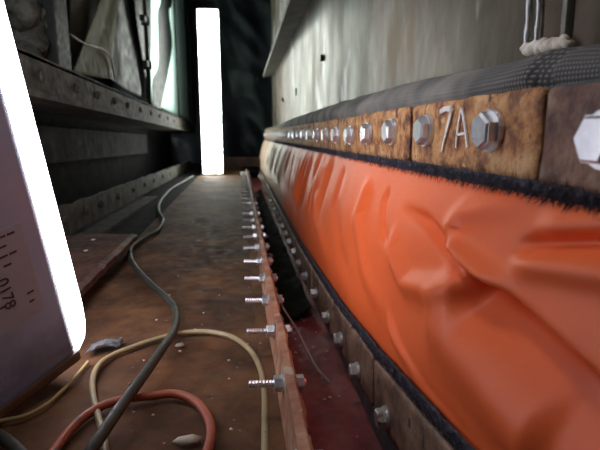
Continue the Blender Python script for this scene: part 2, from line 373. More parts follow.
# ------------------------------------------------------------------ left girder
def sl(y): return -.016 * (y - 1.1)
def band(x0, x1, z0, z1, ya, yb, n=60, jag=.0):
    b = bmesh.new(); rows = []
    for k in range(n + 1):
        y = ya + (yb - ya) * k / n; s = sl(y); j = jag * noise.noise(Vector((y * 14, z1 * 9, 0)))
        rows.append([b.verts.new(q) for q in ((x0, y, z0 + s), (x1, y, z0 + s), (x1, y, z1 + s + j), (x0, y, z1 + s + j))])
    for r0, r1 in zip(rows, rows[1:]):
        for k in range(4): b.faces.new((r0[k], r0[(k + 1) % 4], r1[(k + 1) % 4], r1[k]))
    b.faces.new(rows[0][::-1]); b.faces.new(rows[-1]); return b
gir = empty('steel_girder', (-.45, 1.0, 0)); thing(gir, 'long dirty riveted steel girder along the left side of the deck', 'girder')
gir.location = (0, 0, 0)
link('bottom_angle', frombm(band(-.462, -.45, .035, .112, .3, 4.6, jag=.01)), 'girder', gir)
link('foot_flange', frombm(band(-.56, -.40, .004, .016, 1.26, 4.6)), 'girder', gir)
link('top_angle', frombm(band(-.432, -.42, .378, .452, .3, 4.8, jag=.006)), 'girder', gir)
link('flange_lip', frombm(band(-.60, -.408, .366, .378, .3, 4.8, jag=.002)), 'girder', gir)
link('top_flange', frombm(band(-.60, -.42, .446, .456, .3, 4.8, jag=.006)), 'girder', gir)
link('web', frombm(band(-.66, -.65, .0, .40, .3, 4.8)), 'dark', gir)
link('web_panel', frombm(band(-.648, -.60, .21, .325, 1.1, 3.3, jag=.004)), 'panel', gir)
bt = bmesh.new(); bmesh.ops.create_uvsphere(bt, u_segments=10, v_segments=6, radius=.013)
bmesh.ops.scale(bt, vec=(.55, 1, 1), verts=bt.verts); riv = frombm(bt); riv.materials.append(M['girder'])
for pp in riv.polygons: pp.use_smooth = True
for xx, z0, ys in ((-.4205, .415, [1.0, 1.14, 1.37, 1.56, 1.76, 1.96, 2.2, 2.45, 2.7, 3.0, 3.3, 3.6, 3.9]), (-.4505, .078, [1.1, 1.28, 1.46, 1.62, 1.85, 2.1, 2.35, 2.6, 2.9, 3.2])):
    for y in ys:
        o = bpy.data.objects.new('rivet', riv); COL.objects.link(o); o.parent = gir; o.location = (xx, y, z0 + sl(y))

# things above the girder ------------------------------------------------
# mineral wool lumps
def lump(name, loc, r, seed, mat, label, cat_, group=None, sub=3, sq=(1, 1, 1)):
    b = bmesh.new(); bmesh.ops.create_icosphere(b, subdivisions=sub, radius=1)
    for v in b.verts:
        d = 1 + .35 * noise.noise(v.co * 1.5 + Vector((seed, 0, 0))) + .18 * noise.noise(v.co * 4 + Vector((0, seed, 0)))
        v.co = Vector((v.co.x * r * d * sq[0], v.co.y * r * d * sq[1], v.co.z * r * d * sq[2]))
    o = link(name, frombm(b), mat, smooth=True); o.location = loc; return thing(o, label, cat_, group)
zt = .455
for i, (px, py, r) in enumerate(((22, 10, .05), (36, 20, .045), (30, 38, .05), (50, 42, .035), (44, 10, .04), (26, 56, .04), (40, 60, .03))):
    p = onx(px, py, -.52)
    lump('wool_lump', p, r * .92, i * 3.3, 'wool', ['topmost grey insulation lump beside the near lamp', 'grey insulation lump just under the topmost, towards the dark post', 'largest grey insulation lump halfway up the pile by the near lamp',
         'small grey insulation lump touching the broad dark post halfway up', 'upper grey insulation lump next to the broad dark post', 'low grey insulation lump close to the near lamp', 'smallest grey insulation lump at the bottom of the pile on the girder'][i], 'insulation', 'insulation lumps above the girder')
# posts
def post(name, px, pyb, w, d, X, top, mat, label, lean=0):
    p = onx(px, pyb, X); r = empty(name, (X, p.y, zt + sl(p.y)))
    b = bmesh.new(); box(b, (-d / 2, -w / 2, 0), (d / 2, w / 2, top), bevel=.003)
    for v in b.verts: v.co.y += lean * v.co.z
    o = link('shaft', frombm(b), mat, r); b = bmesh.new(); box(b, (-.03, -.03, 0), (.03, .03, .008), bevel=.001); link('base_plate', frombm(b), mat, r)
    thing(r, label, 'post'); return r
post('steel_post', 60, 66, .10, .03, -.48, 1.3, 'post', 'broad dark steel post beside the insulation lumps')
# canvas triangle and darker canvas behind it
def sheet(name, corners, mat, label, cat_, X, amp=.006, n=40, thick=.0015, fold=7):
    P = [onx(px, py, X) for px, py in corners]
    def fn(u, v):
        q = P[0].lerp(P[1], u).lerp(P[3].lerp(P[2], u), v)
        q.x += amp * math.sin(u * fold + 2 * v) + amp * noise.noise(Vector((u * 3, v * 3, X * 50))); return q
    o = link(name, grid(fn, n, n), mat, smooth=True)
    md = o.modifiers.new('s', 'SOLIDIFY'); md.thickness = thick
    return thing(o, label, cat_)
sheet('canvas_sheet', [(68, -60), (112, -60), (108, 77), (66, 64)], 'olive_dark', 'dark olive canvas hanging behind the pale canvas triangle', 'canvas', -.53)
sheet('canvas_flap', [(122, -60), (124, -60), (109, 79), (71, 73)], 'olive', 'pale olive triangular canvas flap on the girder', 'canvas', -.50, amp=.003)
b = bmesh.new(); tube(b, cat([onx(x, y, -.488) for x, y in ((70, 34), (82, 42), (94, 46), (103, 49), (109, 55), (112, 64), (115, 80))]), .003, 8)
o = link('wire', frombm(b), 'hose_beige', smooth=True); thing(o, 'thin pale wire draped across the canvas flap', 'wire')
sheet('tarpaulin', [(107, -60), (134, -60), (152, 104), (107, 78)], 'tarp_blue', 'slate grey tarpaulin right of the pale canvas flap', 'tarpaulin', -.52, amp=.006, fold=9)
sheet('tarpaulin', [(124, -60), (150, -60), (150, 106), (147, 100)], 'post', 'dark grey tarpaulin slanting against the clamped pole', 'tarpaulin', -.50, amp=.006)
# lit white sheet further back
def vsheet(name, left, right, mat, label, cat_, X, amp=.006, n=40, thick=.002, fold=6):
    """left and right edges run from the top down"""
    Lp = cat([onx(x, y, X) for x, y in left], 10); Rp = cat([onx(x, y, X) for x, y in right], 10)
    def pick(P, v): k = v * (len(P) - 1); i = min(int(k), len(P) - 2); return P[i].lerp(P[i + 1], k - i)
    def fn(u, v):
        q = pick(Lp, v).lerp(pick(Rp, v), u); q.x += amp * math.sin(u * fold + v) * .6; return q
    o = link(name, grid(fn, n, n), mat, smooth=True); o.modifiers.new('s', 'SOLIDIFY').thickness = thick
    return thing(o, label, cat_)
vsheet('plastic_sheet', [(146, -60), (149, 20), (151, 103)], [(182, -60), (185, 20), (188.5, 121)], 'white_sheet', 'bright backlit white plastic sheet hanging left of the far lamp', 'sheet', -.54, .008)
vsheet('tarpaulin', [(150, -60), (160, -2), (157.5, 12), (158, 40), (158, 66), (152.5, 80), (152, 106)], [(174, -60), (172, 0), (169, 12), (172, 44), (168, 72), (163, 95), (160, 110)],
       'tarp_blue', 'slate tarpaulin strip between the clamped pole and thin pole', 'tarpaulin', -.475, .003)
vsheet('tarpaulin', [(180, -60), (186, 0), (190, 50), (192, 122)], [(186, -60), (192, 0), (195, 60), (196, 124)], 'tarp_blue', 'narrow dark tarpaulin strip just left of the far lamp', 'tarpaulin', -.44, .002)
# poles
def pole(px, py, r, X, label, clamps=()):
    p = onx(px, py, X); rt = empty('scaffold_pole', (X, p.y, zt + sl(p.y)))
    b = bmesh.new(); cyl(b, (0, 0, 0), (0, 0, 1.6), r, 14); link('tube', frombm(b), 'post', rt, True)
    for cy in clamps:
        z = onx(px, cy, X).z - rt.location.z; b = bmesh.new()
        cyl(b, (0, 0, z - .02), (0, 0, z + .02), r * 2.0, 12, bevel=.003); box(b, (-.012, -.085, z - .014), (.012, 0, z + .014), bevel=.003)
        link('clamp', frombm(b), 'post', rt)
    thing(rt, label, 'pole')
pole(150, 104, .010, -.445, 'dark scaffold pole with two clamps above the girder', (27, 67))
pole(179, 114, .007, -.445, 'thin dark scaffold pole in front of the bright sheet')

# black tarpaulin across the back
def backtarp(u, v):
    x = -1.3 + 2.6 * u; z = -.1 + 2.2 * v
    return (x, 5.42 + .05 * noise.noise(Vector((x * 3.5, z * 1.2, 0))) + .03 * noise.noise(Vector((x * 7 + z * 3, z * 5, 4))) + .03 * math.sin(x * 14 + z * 3), z)
o = link('tarpaulin', grid(backtarp, 120, 90), 'tarp', smooth=True); thing(o, 'black wrinkled tarpaulin closing the far end of the passage', 'tarpaulin')
b = bmesh.new(); box(b, (-.15, 4.2, .02), (.30, 4.26, .10), bevel=.004)
o = link('timber_beam', frombm(b), 'ledge'); thing(o, 'brown beam lying across the far end of the deck', 'beam')

# ------------------------------------------------------------------ lamps
def lamp(name, glow, w, hd, dd, h, label, sticker=False):
    """local: x to the left from 0 is width, +y is the way it shines, housing behind"""
    r = empty(name); thing(r, label, 'lamp')
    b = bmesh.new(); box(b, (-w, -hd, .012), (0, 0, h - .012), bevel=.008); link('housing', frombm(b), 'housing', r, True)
    # domed diffuser
    b = bmesh.new(); prof = []
    for k in range(13):
        a = PI * k / 12; prof.append((-w / 2 + (w / 2 - .003) * math.copysign(abs(math.cos(a)) ** .45, math.cos(a)), dd * math.sin(a) ** .55 if 0 < k < 12 else 0.0))
    hs = [(.012, .35), (.02, .75), (.035, .93), (.06, 1), (h - .06, 1), (h - .035, .93), (h - .02, .75), (h - .012, .35)]
    rows = [[b.verts.new((x, max(y * f, .0005) if y else .0, z)) for x, y in prof] for z, f in hs]
    for a, c in zip(rows, rows[1:]):
        for k in range(12): b.faces.new((a[k], a[k + 1], c[k + 1], c[k]))
    b.faces.new(rows[0]); b.faces.new(rows[-1])
    link('diffuser', frombm(b), glow, r, True)
    for z in (0, h - .014):
        b = bmesh.new(); box(b, (-w - .001, -hd - .001, z), (.001, .003, z + .014), bevel=.004); link('end_cap', frombm(b), 'cap', r)
    for z in (h * .70, h * .92):
        b = bmesh.new(); box(b, (-.001, -.025, z - .02), (.003, .006, z + .02), bevel=.001); link('latch', frombm(b), 'cap', r)
    if sticker:
        b = bmesh.new(); box(b, (0, -.108, .088), (.0006, -.024, .190)); st = link('label_sticker', frombm(b), 'sticker', r)
        rnd = random.Random(3); b = bmesh.new()
        for k in range(9):
            z = .183 - .0098 * k; y = -.102
            while y < -.034:
                L_ = rnd.uniform(.003, .011)
                if rnd.random() < .7 and not (-.074 < y < -.040 and .095 < z < .15): box(b, (.0006, y, z - .0010), (.0009, min(y + L_, -.030), z + .0010))
                y += L_ + .002
        link('small_print', frombm(b), 'ink', st)['kind'] = 'stuff'
        b = bmesh.new(); box(b, (.0006, -.090, .166), (.0010, -.082, .178)); link('symbol', frombm(b), 'ink', st)
        cu = bpy.data.curves.new('t', 'FONT'); cu.body = '0178'; cu.size = .017; cu.extrude = .0002; cu.align_x = 'LEFT'
        to = bpy.data.objects.new('t', cu); COL.objects.link(to)
        dg = bpy.context.evaluated_depsgraph_get(); me = bpy.data.meshes.new_from_object(to.evaluated_get(dg)); bpy.data.objects.remove(to)
        me.transform(Matrix.Translation((.0008, -.062, .110)) @ Matrix(((0, 0, 1, 0), (0, 1, 0, 0), (1, 0, 0, 0), (0, 0, 0, 1))) if False else
                     Matrix.Translation((.0009, -.064, .143)) @ Matrix.Rotation(PI / 2, 4, 'Z') @ Matrix.Rotation(PI / 2, 4, 'X') @ Matrix.Rotation(-PI / 2, 4, 'Z'))
        link('number_print', me, 'ink', st)
    return r
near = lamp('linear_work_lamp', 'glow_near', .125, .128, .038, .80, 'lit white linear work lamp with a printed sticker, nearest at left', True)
A = Vector((-.078, -.20, 1)).normalized(); rz = .54
bb = Vector((math.sin(rz), math.cos(rz), 0)); bb -= A * bb.dot(A); bb.normalize(); aa = bb.cross(A)
near.matrix_world = Matrix.Translation((-.197, .569, .022)) @ Matrix(((aa.x, bb.x, A.x, 0), (aa.y, bb.y, A.y, 0), (aa.z, bb.z, A.z, 0), (0, 0, 0, 1)))
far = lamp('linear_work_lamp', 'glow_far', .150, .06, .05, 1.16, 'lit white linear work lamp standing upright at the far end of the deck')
far.location = (-.325, 3.62, 0); far.rotation_euler = (0, 0, PI); far.location.x = -.272
# (rotated by pi the width runs to +x from the origin and it shines towards the camera)

# ------------------------------------------------------------------ hoses
def hose(name, pts, r, mat, label, z=None, per=12):
    b = bmesh.new(); P = []
    for q in pts:
        zz = q[2] if len(q) > 2 else 0
        p = onz(q[0], q[1], r + zz); P.append(p)
    tube(b, cat(P, per), r, 14); o = link(name, frombm(b), mat, smooth=True); return thing(o, label, 'hose')
hose('air_hose', [(193, 176), (183, 182), (170, 190), (160, 202), (159, 212), (163, 220), (158, 230), (144, 238), (132, 247), (130, 256), (136, 268), (152, 285), (167, 298), (176, 312, .0), (174, 330, .004), (160, 352, .012), (142, 378, .014), (122, 405, .014), (98, 440, .014), (70, 480, .0)],
     .0058, 'hose_dark', 'long dark grey hose snaking down the deck from the far lamp')
hose('thin_hose', [(108, 470), (104, 440), (98, 415), (93, 395), (93, 378), (100, 364), (115, 354), (133, 347), (150, 341), (172, 335, .0), (190, 332), (210, 332), (232, 337), (250, 350), (260, 368), (264, 390), (265, 420), (265, 470)],
     .0036, 'hose_beige', 'thin beige hose curving in a wide loop on the deck')
hose('rubber_hose', [(40, 475), (58, 445), (78, 422), (100, 407), (125, 399), (150, 396), (175, 394), (196, 402), (208, 418), (211, 436), (205, 460)],
     .0048, 'hose_red', 'faded red hose looping across the bottom of the deck')
hose('lamp_cord', [(-25, 428), (0, 421), (24, 416), (44, 406), (60, 393), (76, 376), (88, 362)], .0022, 'hose_yellow', 'yellowish cord running along the foot of the near lamp')
hose('black_hose', [(-30, 420), (-8, 432), (8, 442), (24, 458), (40, 480)], .0058, 'hose_dark', 'short stretch of dark hose in the bottom left corner')

# rag piece and flakes
b = bmesh.new()
p0 = onz(102, 352, .0); me = grid(lambda u, v: (p0.x - .018 + .04 * u, p0.y - .012 + .028 * v + .012 * u, .004 + .010 * math.sin(u * 3.1) * (1 - .5 * v) + .003 * noise.noise(Vector((u * 6, v * 6, 0)))), 16, 12)
o = link('rag', me, 'gasket', smooth=True); o.modifiers.new('s', 'SOLIDIFY').thickness = .002; thing(o, 'crumpled grey rag scrap beside the foot of the near lamp', 'rag')
def flake(px, py, r, z, mat, label, grp, sq=(1, 1, .3), seed=1):
    p = onz(px, py, z); p.z = z + r * .2
    return lump('paint_flake', p, r, seed, mat, label, 'flake', grp, 1, sq)
flake(180, 346, .007, 0, 'flake', 'pale flake lying beside the crossing of the dark and beige hoses', None, seed=2)
flake(188, 441, .009, 0, 'flake', 'larger pale flake lying inside the red hose loop', None, (1.6, .8, .3), 4)
for i, (px, py) in enumerate(((86, 251), (93, 240))):
    flake(px, py, .006, .044, 'flake', 'pale flake on the raised rusty plate' + (', the nearer one' if i == 0 else ', the farther one'), None, seed=8 + i)
rnd = random.Random(11)
for i in range(26):
    x, y = rnd.uniform(-.15, .02), rnd.uniform(.32, 1.0); r = rnd.uniform(.0012, .0028)
    p = Vector((x, y, .0)); o = lump('grit', p, r, i, 'flake' if rnd.random() < .5 else 'plate_dark', 'tiny crumb of rust scattered on the deck', 'grit', 'rust crumbs on the deck', 1, (1, 1, .5))
for i in range(30):
    x, y = rnd.uniform(.06, .145), rnd.uniform(.42, .95); r = rnd.uniform(.0014, .0032)
    lump('grit', Vector((x, y, -.088 + .012 * ((x - .03) / .135) ** 2)), r, i, 'chip_blue' if rnd.random() < .5 else 'flake', 'tiny pale crumb lying in the dark red trough', 'grit', 'crumbs in the trough', 1, (1, 1, .5))

# ------------------------------------------------------------------ bolts (prototypes, axis -X)
def hexhead(af, h, wash, wt, shank=0):
    b = bmesh.new(); R_ = af / math.sqrt(3)
    cyl(b, (-wt, 0, 0), (-wt - h * .82, 0, 0), R_, 6)
    cyl(b, (-wt - h * .82, 0, 0), (-wt - h, 0, 0), R_ * .97, 6, r2=R_ * .84)
    cyl(b, (-wt, 0, 0), (-wt - .0015, 0, 0), R_ * 1.12, 20)     # flange collar
    hm = frombm(b)
    b = bmesh.new(); cyl(b, (0, 0, 0), (-wt, 0, 0), wash, 24, bevel=.0004); wm = frombm(b)
    return hm, wm
HU, WU = hexhead(.0255, .0098, .0168, .003)
HL, WL = hexhead(.0185, .010, .0125, .0025)
for m_, k in ((HU, 'zinc'), (WU, 'zinc'), (HL, 'zinc_dull'), (WL, 'zinc_dull')): m_.materials.append(M[k])
def bolt(parent, loc, hm, wm, rx):
    o = bpy.data.objects.new('bolt', hm); COL.objects.link(o); o.parent = parent; o.location = loc; o.rotation_euler = (rx, rnd.uniform(-.04, .04), rnd.uniform(-.04, .04))
    w = bpy.data.objects.new('washer', wm); COL.objects.link(w); w.parent = o
    return o
def platemesh(L_, H_, T_, seed, mat, r=.0016):
    b = bmesh.new(); b2 = bmesh.new(); bmesh.ops.create_grid(b2, x_segments=34, y_segments=12, size=1)
    cr = .10
    for v in b2.verts:
        y, z = v.co.x * L_ / 2, v.co.y * H_ / 2
        # rounded, slightly chewed corners
        cx, cz = L_ / 2 - .007, H_ / 2 - .007
        if abs(y) > cx and abs(z) > cz:
            d = Vector((abs(y) - cx, abs(z) - cz)); m = max(d.x, d.y); 
            if d.length > 0: d = d.normalized() * m
            y = math.copysign(cx + d.x, y); z = math.copysign(cz + d.y, z)
        e = max(abs(v.co.x), abs(v.co.y)) > .99
        n_ = noise.noise(Vector((y * 28 + seed, z * 28, seed)))
        n2 = noise.noise(Vector((y * 90 + seed, z * 90, seed)))
        if e: y += r * n_; z += r * noise.noise(Vector((y * 40, seed, z * 40))) + .0008 * n2
        v.co = Vector((-T_ - (.0006 * n_ + .0004 * n2) + (.0014 if e else 0), y, z))
    ex = bmesh.ops.extrude_edge_only(b2, edges=[e for e in b2.edges if e.is_boundary])
    for v in ex['geom']:
        if isinstance(v, bmesh.types.BMVert): v.co.x = -T_ + .003
    ex = bmesh.ops.extrude_edge_only(b2, edges=[e for e in b2.edges if e.is_boundary])
    for v in ex['geom']:
        if isinstance(v, bmesh.types.BMVert): v.co.x = 0
    me = frombm(b2); me.materials.append(M[mat])
    # normals outwards
    for p in me.polygons: p.use_smooth = len(p.vertices) == 4 and abs(p.normal.x) > .9
    return me
PITCH = .2475
M['plate_b'] = pmat('dark_rusty_plate', [(.3, (.05, .03, .03)), (.45, (.15, .075, .055)), (.6, (.27, .15, .10)), (.7, (.36, .22, .15))], scale=28, bscale=120, rough=(.5, .85), bump=1.0, bdist=.003, spots=[(70, .64, (.08, .04, .03))])
upm = [platemesh(.2435, .063, .007, s, 'plate') for s in (1.3, 5.1, 9.7, 14.2)]
upb = platemesh(.2435, .063, .007, 21.5, 'plate_b')
lowm = [platemesh(.2435, .066, .007, s, 'plate_dark') for s in (2.3, 6.1, 11.7)]
def place_plates(mats, joints, xface, zf, bolts, hm, wm, kind, labf, grp):
    out = []
    for i, (a, c) in enumerate(zip(joints, joints[1:])):
        ym = (a + c) / 2; za, zb = zf(a), zf(c); ang = math.atan2(zb - za, c - a)
        o = bpy.data.objects.new('clamp_plate', mats[i % len(mats)]); COL.objects.link(o)
        o.location = (xface + rnd.uniform(-.001, .001), ym, (za + zb) / 2 + rnd.uniform(-.0008, .0008)); o.rotation_euler = (ang, 0, 0)
        for (yb, zb_) in bolts:
            if a < yb < c: bolt(o, (-.0072, (yb - ym), zb_), hm, wm, rnd.uniform(0, 1.04))
        lab, g = labf(i)
        thing(o, lab, 'plate', g); out.append(o)
    return out
jU = [-.195, .0525, .3, .548] + [.548 + PITCH * k for k in range(1, 14)]
bU = [(-.12, 0), (0.0, 0), (.118, 0), (.237, .001), (.362, .003), (.494, .004), (.606, .003), (.722, .001)] + [(.836 + .1225 * k, 0) for k in range(26)]
def labU(i):
    if i == 2: return 'orange-brown rusty clamp plate with white hand-painted 7A', None
    if i == 1: return 'darker rusty clamp plate nearest at the right edge of the photo', None
    if i == 0: return 'rusty clamp plate just outside the right edge of the photo', None
    if i == 3: return 'rusty clamp plate directly beyond the one painted 7A', None
    if i == 4: return 'second rusty clamp plate beyond the one painted 7A', None
    return 'rusty clamp plate in the far part of the upper bolted row', 'far clamp plates of the upper row'
ups = place_plates(upm, jU, XU + .004, lambda y: .2905, bU, HU, WU, 'u', labU, None)
for o in ups[:2]: o.data = upb
ups[1].location.z -= .0055; ups[1].rotation_euler.x = .035; ups[0].location.z -= .012; ups[0].rotation_euler.x = .03
# 7A brush strokes on the plate
pA = ups[2]; xs = XU + .004 - .0078
def stroke(bm_, pts, w0, w1):
    P = [onx(x, y, xs) for x, y in pts]; P = cat(P, 6); n = len(P) - 1; L0 = []
    for i, p in enumerate(P):
        t = (P[min(i + 1, n)] - P[max(i - 1, 0)]); t.x = 0; t.normalize(); s = Vector((0, -t.z, t.y)); w = (w0 + (w1 - w0) * i / n) / 2 * (1 + .25 * noise.noise(p * 300))
        L0.append([bm_.verts.new(p + s * w + Vector((-.0004, 0, 0))), bm_.verts.new(p - s * w + Vector((-.0004, 0, 0))), bm_.verts.new(p - s * w + Vector((.0012, 0, 0))), bm_.verts.new(p + s * w + Vector((.0012, 0, 0)))])
    for a, c in zip(L0, L0[1:]):
        for k in range(4): bm_.faces.new((a[k], a[(k + 1) % 4], c[(k + 1) % 4], c[k]))
    bm_.faces.new(L0[0][::-1]); bm_.faces.new(L0[-1])
b = bmesh.new()
stroke(b, [(440, 112), (445, 109), (452, 109)], .0045, .0055); stroke(b, [(452, 108), (449, 120), (445, 136), (441.5, 152)], .0055, .0028)
o = link('painted_digit', frombm(b), 'paint_white'); o.parent = pA; o.matrix_parent_inverse = Matrix.Translation(-pA.location)
b = bmesh.new()
stroke(b, [(456, 148), (457, 134), (459, 120), (461.5, 108)], .0024, .0032); stroke(b, [(461.5, 108), (464, 122), (465.5, 134), (467, 148)], .0032, .0024); stroke(b, [(456.5, 135), (466, 133)], .0024, .0022)
o = link('painted_letter', frombm(b), 'paint_white'); o.parent = pA; o.matrix_parent_inverse = Matrix.Translation(-pA.location)

jL = [-.23, .02, .27, .52] + [.52 + .2485 * k for k in range(1, 14)]
bL = [(.08, -.012), (.20, -.012), (.332, -.012), (.462, -.014), (.590, -.014), (.700, -.009), (.810, -.006), (.950, -.004), (1.09, -.006), (1.21, -.004)] + [(1.33 + .1245 * k, 0) for k in range(20)]
def labL(i):
    n = {0: 'grimy lower clamp plate wholly below the right edge of the photo', 1: 'grimy lower clamp plate just below the bottom edge of the photo',
         2: 'brown grimy lower clamp plate nearest at the bottom of the photo', 3: 'grimy lower clamp plate second from the bottom of the photo',
         4: 'grimy lower clamp plate third from the bottom of the photo'}
    return (n[i], None) if i in n else ('grimy lower clamp plate in the dark far part of the trough', 'far clamp plates of the lower row')
place_plates(lowm, jL, XL + .004, zc, bL, HL, WL, 'l', labL, None)

# ------------------------------------------------------------------ orange fabric
def seg(p, a, b_):
    ab = b_ - a; t = max(0, min(1, (p - a).dot(ab) / ab.length_squared)); q = a + ab * t
    d = p - q; side = ab.x * d.y - ab.y * d.x
    return t, d.length * (1 if side > 0 else -1)
FOLDS = []     # polyline in pixels -> (Y,Z), width, amplitude (towards the passage +), asymmetry
def fold(pts, w, amp, asym=1.0, fade=(.15, .15)):
    P = [onx(x, y, .185) for x, y in pts]; FOLDS.append(([Vector((q.y, q.z)) for q in P], w, amp, asym, fade))
fold([(398, 206), (425, 222), (447, 246), (468, 267), (485, 283), (520, 308), (560, 342), (610, 385), (660, 430)], .0055, -.009, 1.2, (.25, .0))
fold([(470, 274), (485, 284), (520, 309), (560, 343), (610, 386), (660, 431)], .032, -.022, .12, (.12, .0))
fold([(446, 236), (470, 257), (495, 276), (525, 290)], .010, .011, .8, (.25, .35))
fold([(525, 196), (482, 203), (458, 211), (449, 224), (453, 240)], .011, .007, 1, (.3, .2))
fold([(396, 222), (404, 252), (422, 282), (450, 289), (482, 281)], .014, .010, .8, (.2, .05))
fold([(440, 305), (485, 350), (540, 410), (580, 450)], .030, .010, 1, (.2, .1))
fold([(505, 247), (540, 245), (600, 243), (660, 246)], .0065, -.012, 1, (.25, .0))
fold([(505, 262), (540, 262), (600, 270), (660, 280)], .011, .008, .8, (.3, .0))
fold([(520, 228), (560, 220), (640, 212)], .014, .006, 1, (.3, 0))
fold([(386, 186), (383, 200), (386, 225), (396, 250)], .007, -.006, 1, (.2, .3))
fold([(366, 172), (362, 215), (378, 270), (410, 330)], .020, .006, .8, (.1, .3))
fold([(340, 165), (338, 200), (348, 250), (370, 300)], .020, -.004, 1, (.05, .3))
fold([(322, 160), (320, 190), (326, 225), (340, 262)], .026, .005, .8, (.05, .3))
fold([(400, 300), (418, 345), (450, 395), (492, 440)], .012, .006, .5, (.2, .1))
fold([(424, 350), (442, 382), (470, 415), (500, 445)], .007, -.005, 1, (.2, .1))
fold([(424, 376), (440, 402), (462, 428), (482, 446)], .006, .005, .7, (.2, .1))
rf = random.Random(5)
yy = 1.0
while yy < 3.9:      # gathered vertical folds further along
    w = rf.uniform(.014, .034) * (1 + .35 * (yy - 1)); dy = rf.uniform(-.05, .09)
    FOLDS.append(([Vector((yy, .25)), Vector((yy + dy * .4, .17)), Vector((yy + dy, rf.uniform(.05, .1)))], w, rf.choice((1, 1, -.8)) * rf.uniform(.003, .008) * (1 + .3 * (yy - 1)), rf.uniform(.5, 1), (.02, .3)))
    yy += w * rf.uniform(1.3, 2.4)
def falloff(P, w, amp, asym, fade, Y, Z):
    # vectorised distance to polyline
    tot = sum((b_ - a).length for a, b_ in zip(P, P[1:])); best = np.full(Y.shape, 1e9); T = np.zeros(Y.shape); SG = np.ones(Y.shape); acc = 0
    for a, b_ in zip(P, P[1:]):
        ab = b_ - a; l2 = ab.length_squared
        t = np.clip(((Y - a.x) * ab.x + (Z - a.y) * ab.y) / l2, 0, 1)
        dy = Y - a.x - t * ab.x; dz = Z - a.y - t * ab.y; d = np.hypot(dy, dz)
        m = d < best; best = np.where(m, d, best); SG = np.where(m, np.sign(ab.x * dz - ab.y * dy), SG); T = np.where(m, (acc + t * ab.length) / tot, T); acc += ab.length
    ww = np.where(SG > 0, w, w * asym)
    env = np.ones(Y.shape)
    if fade[0] > 0: q = np.clip(T / fade[0], 0, 1); env = env * q * q * (3 - 2 * q)
    if fade[1] > 0: q = np.clip((1 - T) / fade[1], 0, 1); env = env * q * q * (3 - 2 * q)
    return amp * env * np.exp(-(best / ww) ** 2)
NU, NV = 900, 110
us = np.linspace(0, 1, NU + 1); Yl = -.35 + 4.25 * (us ** 1.55)
vs_ = np.linspace(0, 1, NV + 1)
ztop = .2585; zb = np.array([zc(y) + .040 for y in Yl]); zb = np.convolve(np.pad(zb, 12, 'edge'), np.ones(25) / 25, 'valid')
YY = np.repeat(Yl[:, None], NV + 1, 1); VV = np.repeat(vs_[None, :], NU + 1, 0)
ZZ = ztop + (zb[:, None] - ztop) * VV
X0 = (XU + .004) + (XL + .010 - XU - .004) * VV
belly = np.sin(PI * np.clip(VV, 0, 1)) ** .8
D = .012 * belly
for f in FOLDS:
    ymin = min(p.x for p in f[0]) - f[1] * 3; ymax = max(p.x for p in f[0]) + f[1] * 3
    i0, i1 = np.searchsorted(Yl, [ymin, ymax])
    if i1 > i0: D[i0:i1] += falloff(*f, YY[i0:i1], ZZ[i0:i1]) * np.clip(belly[i0:i1] * 1.8, 0, 1)
XX = X0 - D
vsv = np.stack([XX, YY, ZZ], -1).reshape(-1, 3).tolist()
for k, p in enumerate(vsv):
    q = Vector(p); e = belly.ravel()[k]
    p[0] -= e * (.003 * noise.noise(Vector((q.y * 5, q.z * 6, 0))) + .0004 * noise.noise(Vector((q.y * 24, q.z * 20, 3))))
fs = [(i * (NV + 1) + j, i * (NV + 1) + j + 1, (i + 1) * (NV + 1) + j + 1, (i + 1) * (NV + 1) + j) for i in range(NU) for j in range(NV)]
me = bpy.data.meshes.new('curtain'); me.from_pydata(vsv, [], fs); me.update()
cur = link('expansion_joint_fabric', me, 'orange', smooth=True)
thing(cur, 'orange wrinkled silicone fabric stretched between the two rows of clamp plates', 'fabric')

# frayed black selvage above and below, with loose fibres
def selvage(name, zfn, h, xfn, lab, seed, dirs):
    def fn(u, v):
        y = -.35 + 4.25 * u ** 1.5
        z = zfn(y) + h * (v - .5) * (1 + .35 * noise.noise(Vector((y * 60, v * 3, seed))))
        return (xfn(v) - .0015 * noise.noise(Vector((y * 90, v * 9, seed))) - .003 * math.sin(v * PI), y, z)
    o = link(name, grid(fn, 900, 6), 'fringe', smooth=True); thing(o, lab, 'cloth')
    rr = random.Random(seed); b = bmesh.new()
    for k in range(5200):
        y = .12 + 2.6 * rr.random() ** 1.7; v = rr.random(); z = zfn(y) + h * (v - .5) * .9; x = xfn(v) - .003
        L_ = rr.uniform(.003, .009); a = rr.uniform(-1.2, 1.2); dz = -math.cos(a) * dirs if rr.random() < .8 else math.cos(a) * dirs; dy = math.sin(a)
        d = Vector((rr.uniform(-.6, -.05), dy, dz)) * L_; s = Vector((0, .00045, .0003))
        p = Vector((x, y, z)); va = b.verts.new(p - s); vb = b.verts.new(p + s); vc = b.verts.new(p + d); vd = b.verts.new(p + Vector((-.0005, 0, 0)))
        b.faces.new((va, vb, vc)); b.faces.new((va, vd, vc)); b.faces.new((vb, vd, vc))
    f = link('loose_fibre', frombm(b), 'fringe', o); f['kind'] = 'stuff'
selvage('frayed_selvage', lambda y: .2545, .011, lambda v: XU - .001, 'frayed black cloth edge under the upper clamp plates', 3, 1)
selvage('frayed_selvage', lambda y: zc(y) + .0385, .016, lambda v: XL + .004, 'frayed black cloth edge above the lower clamp plates', 8, -1)

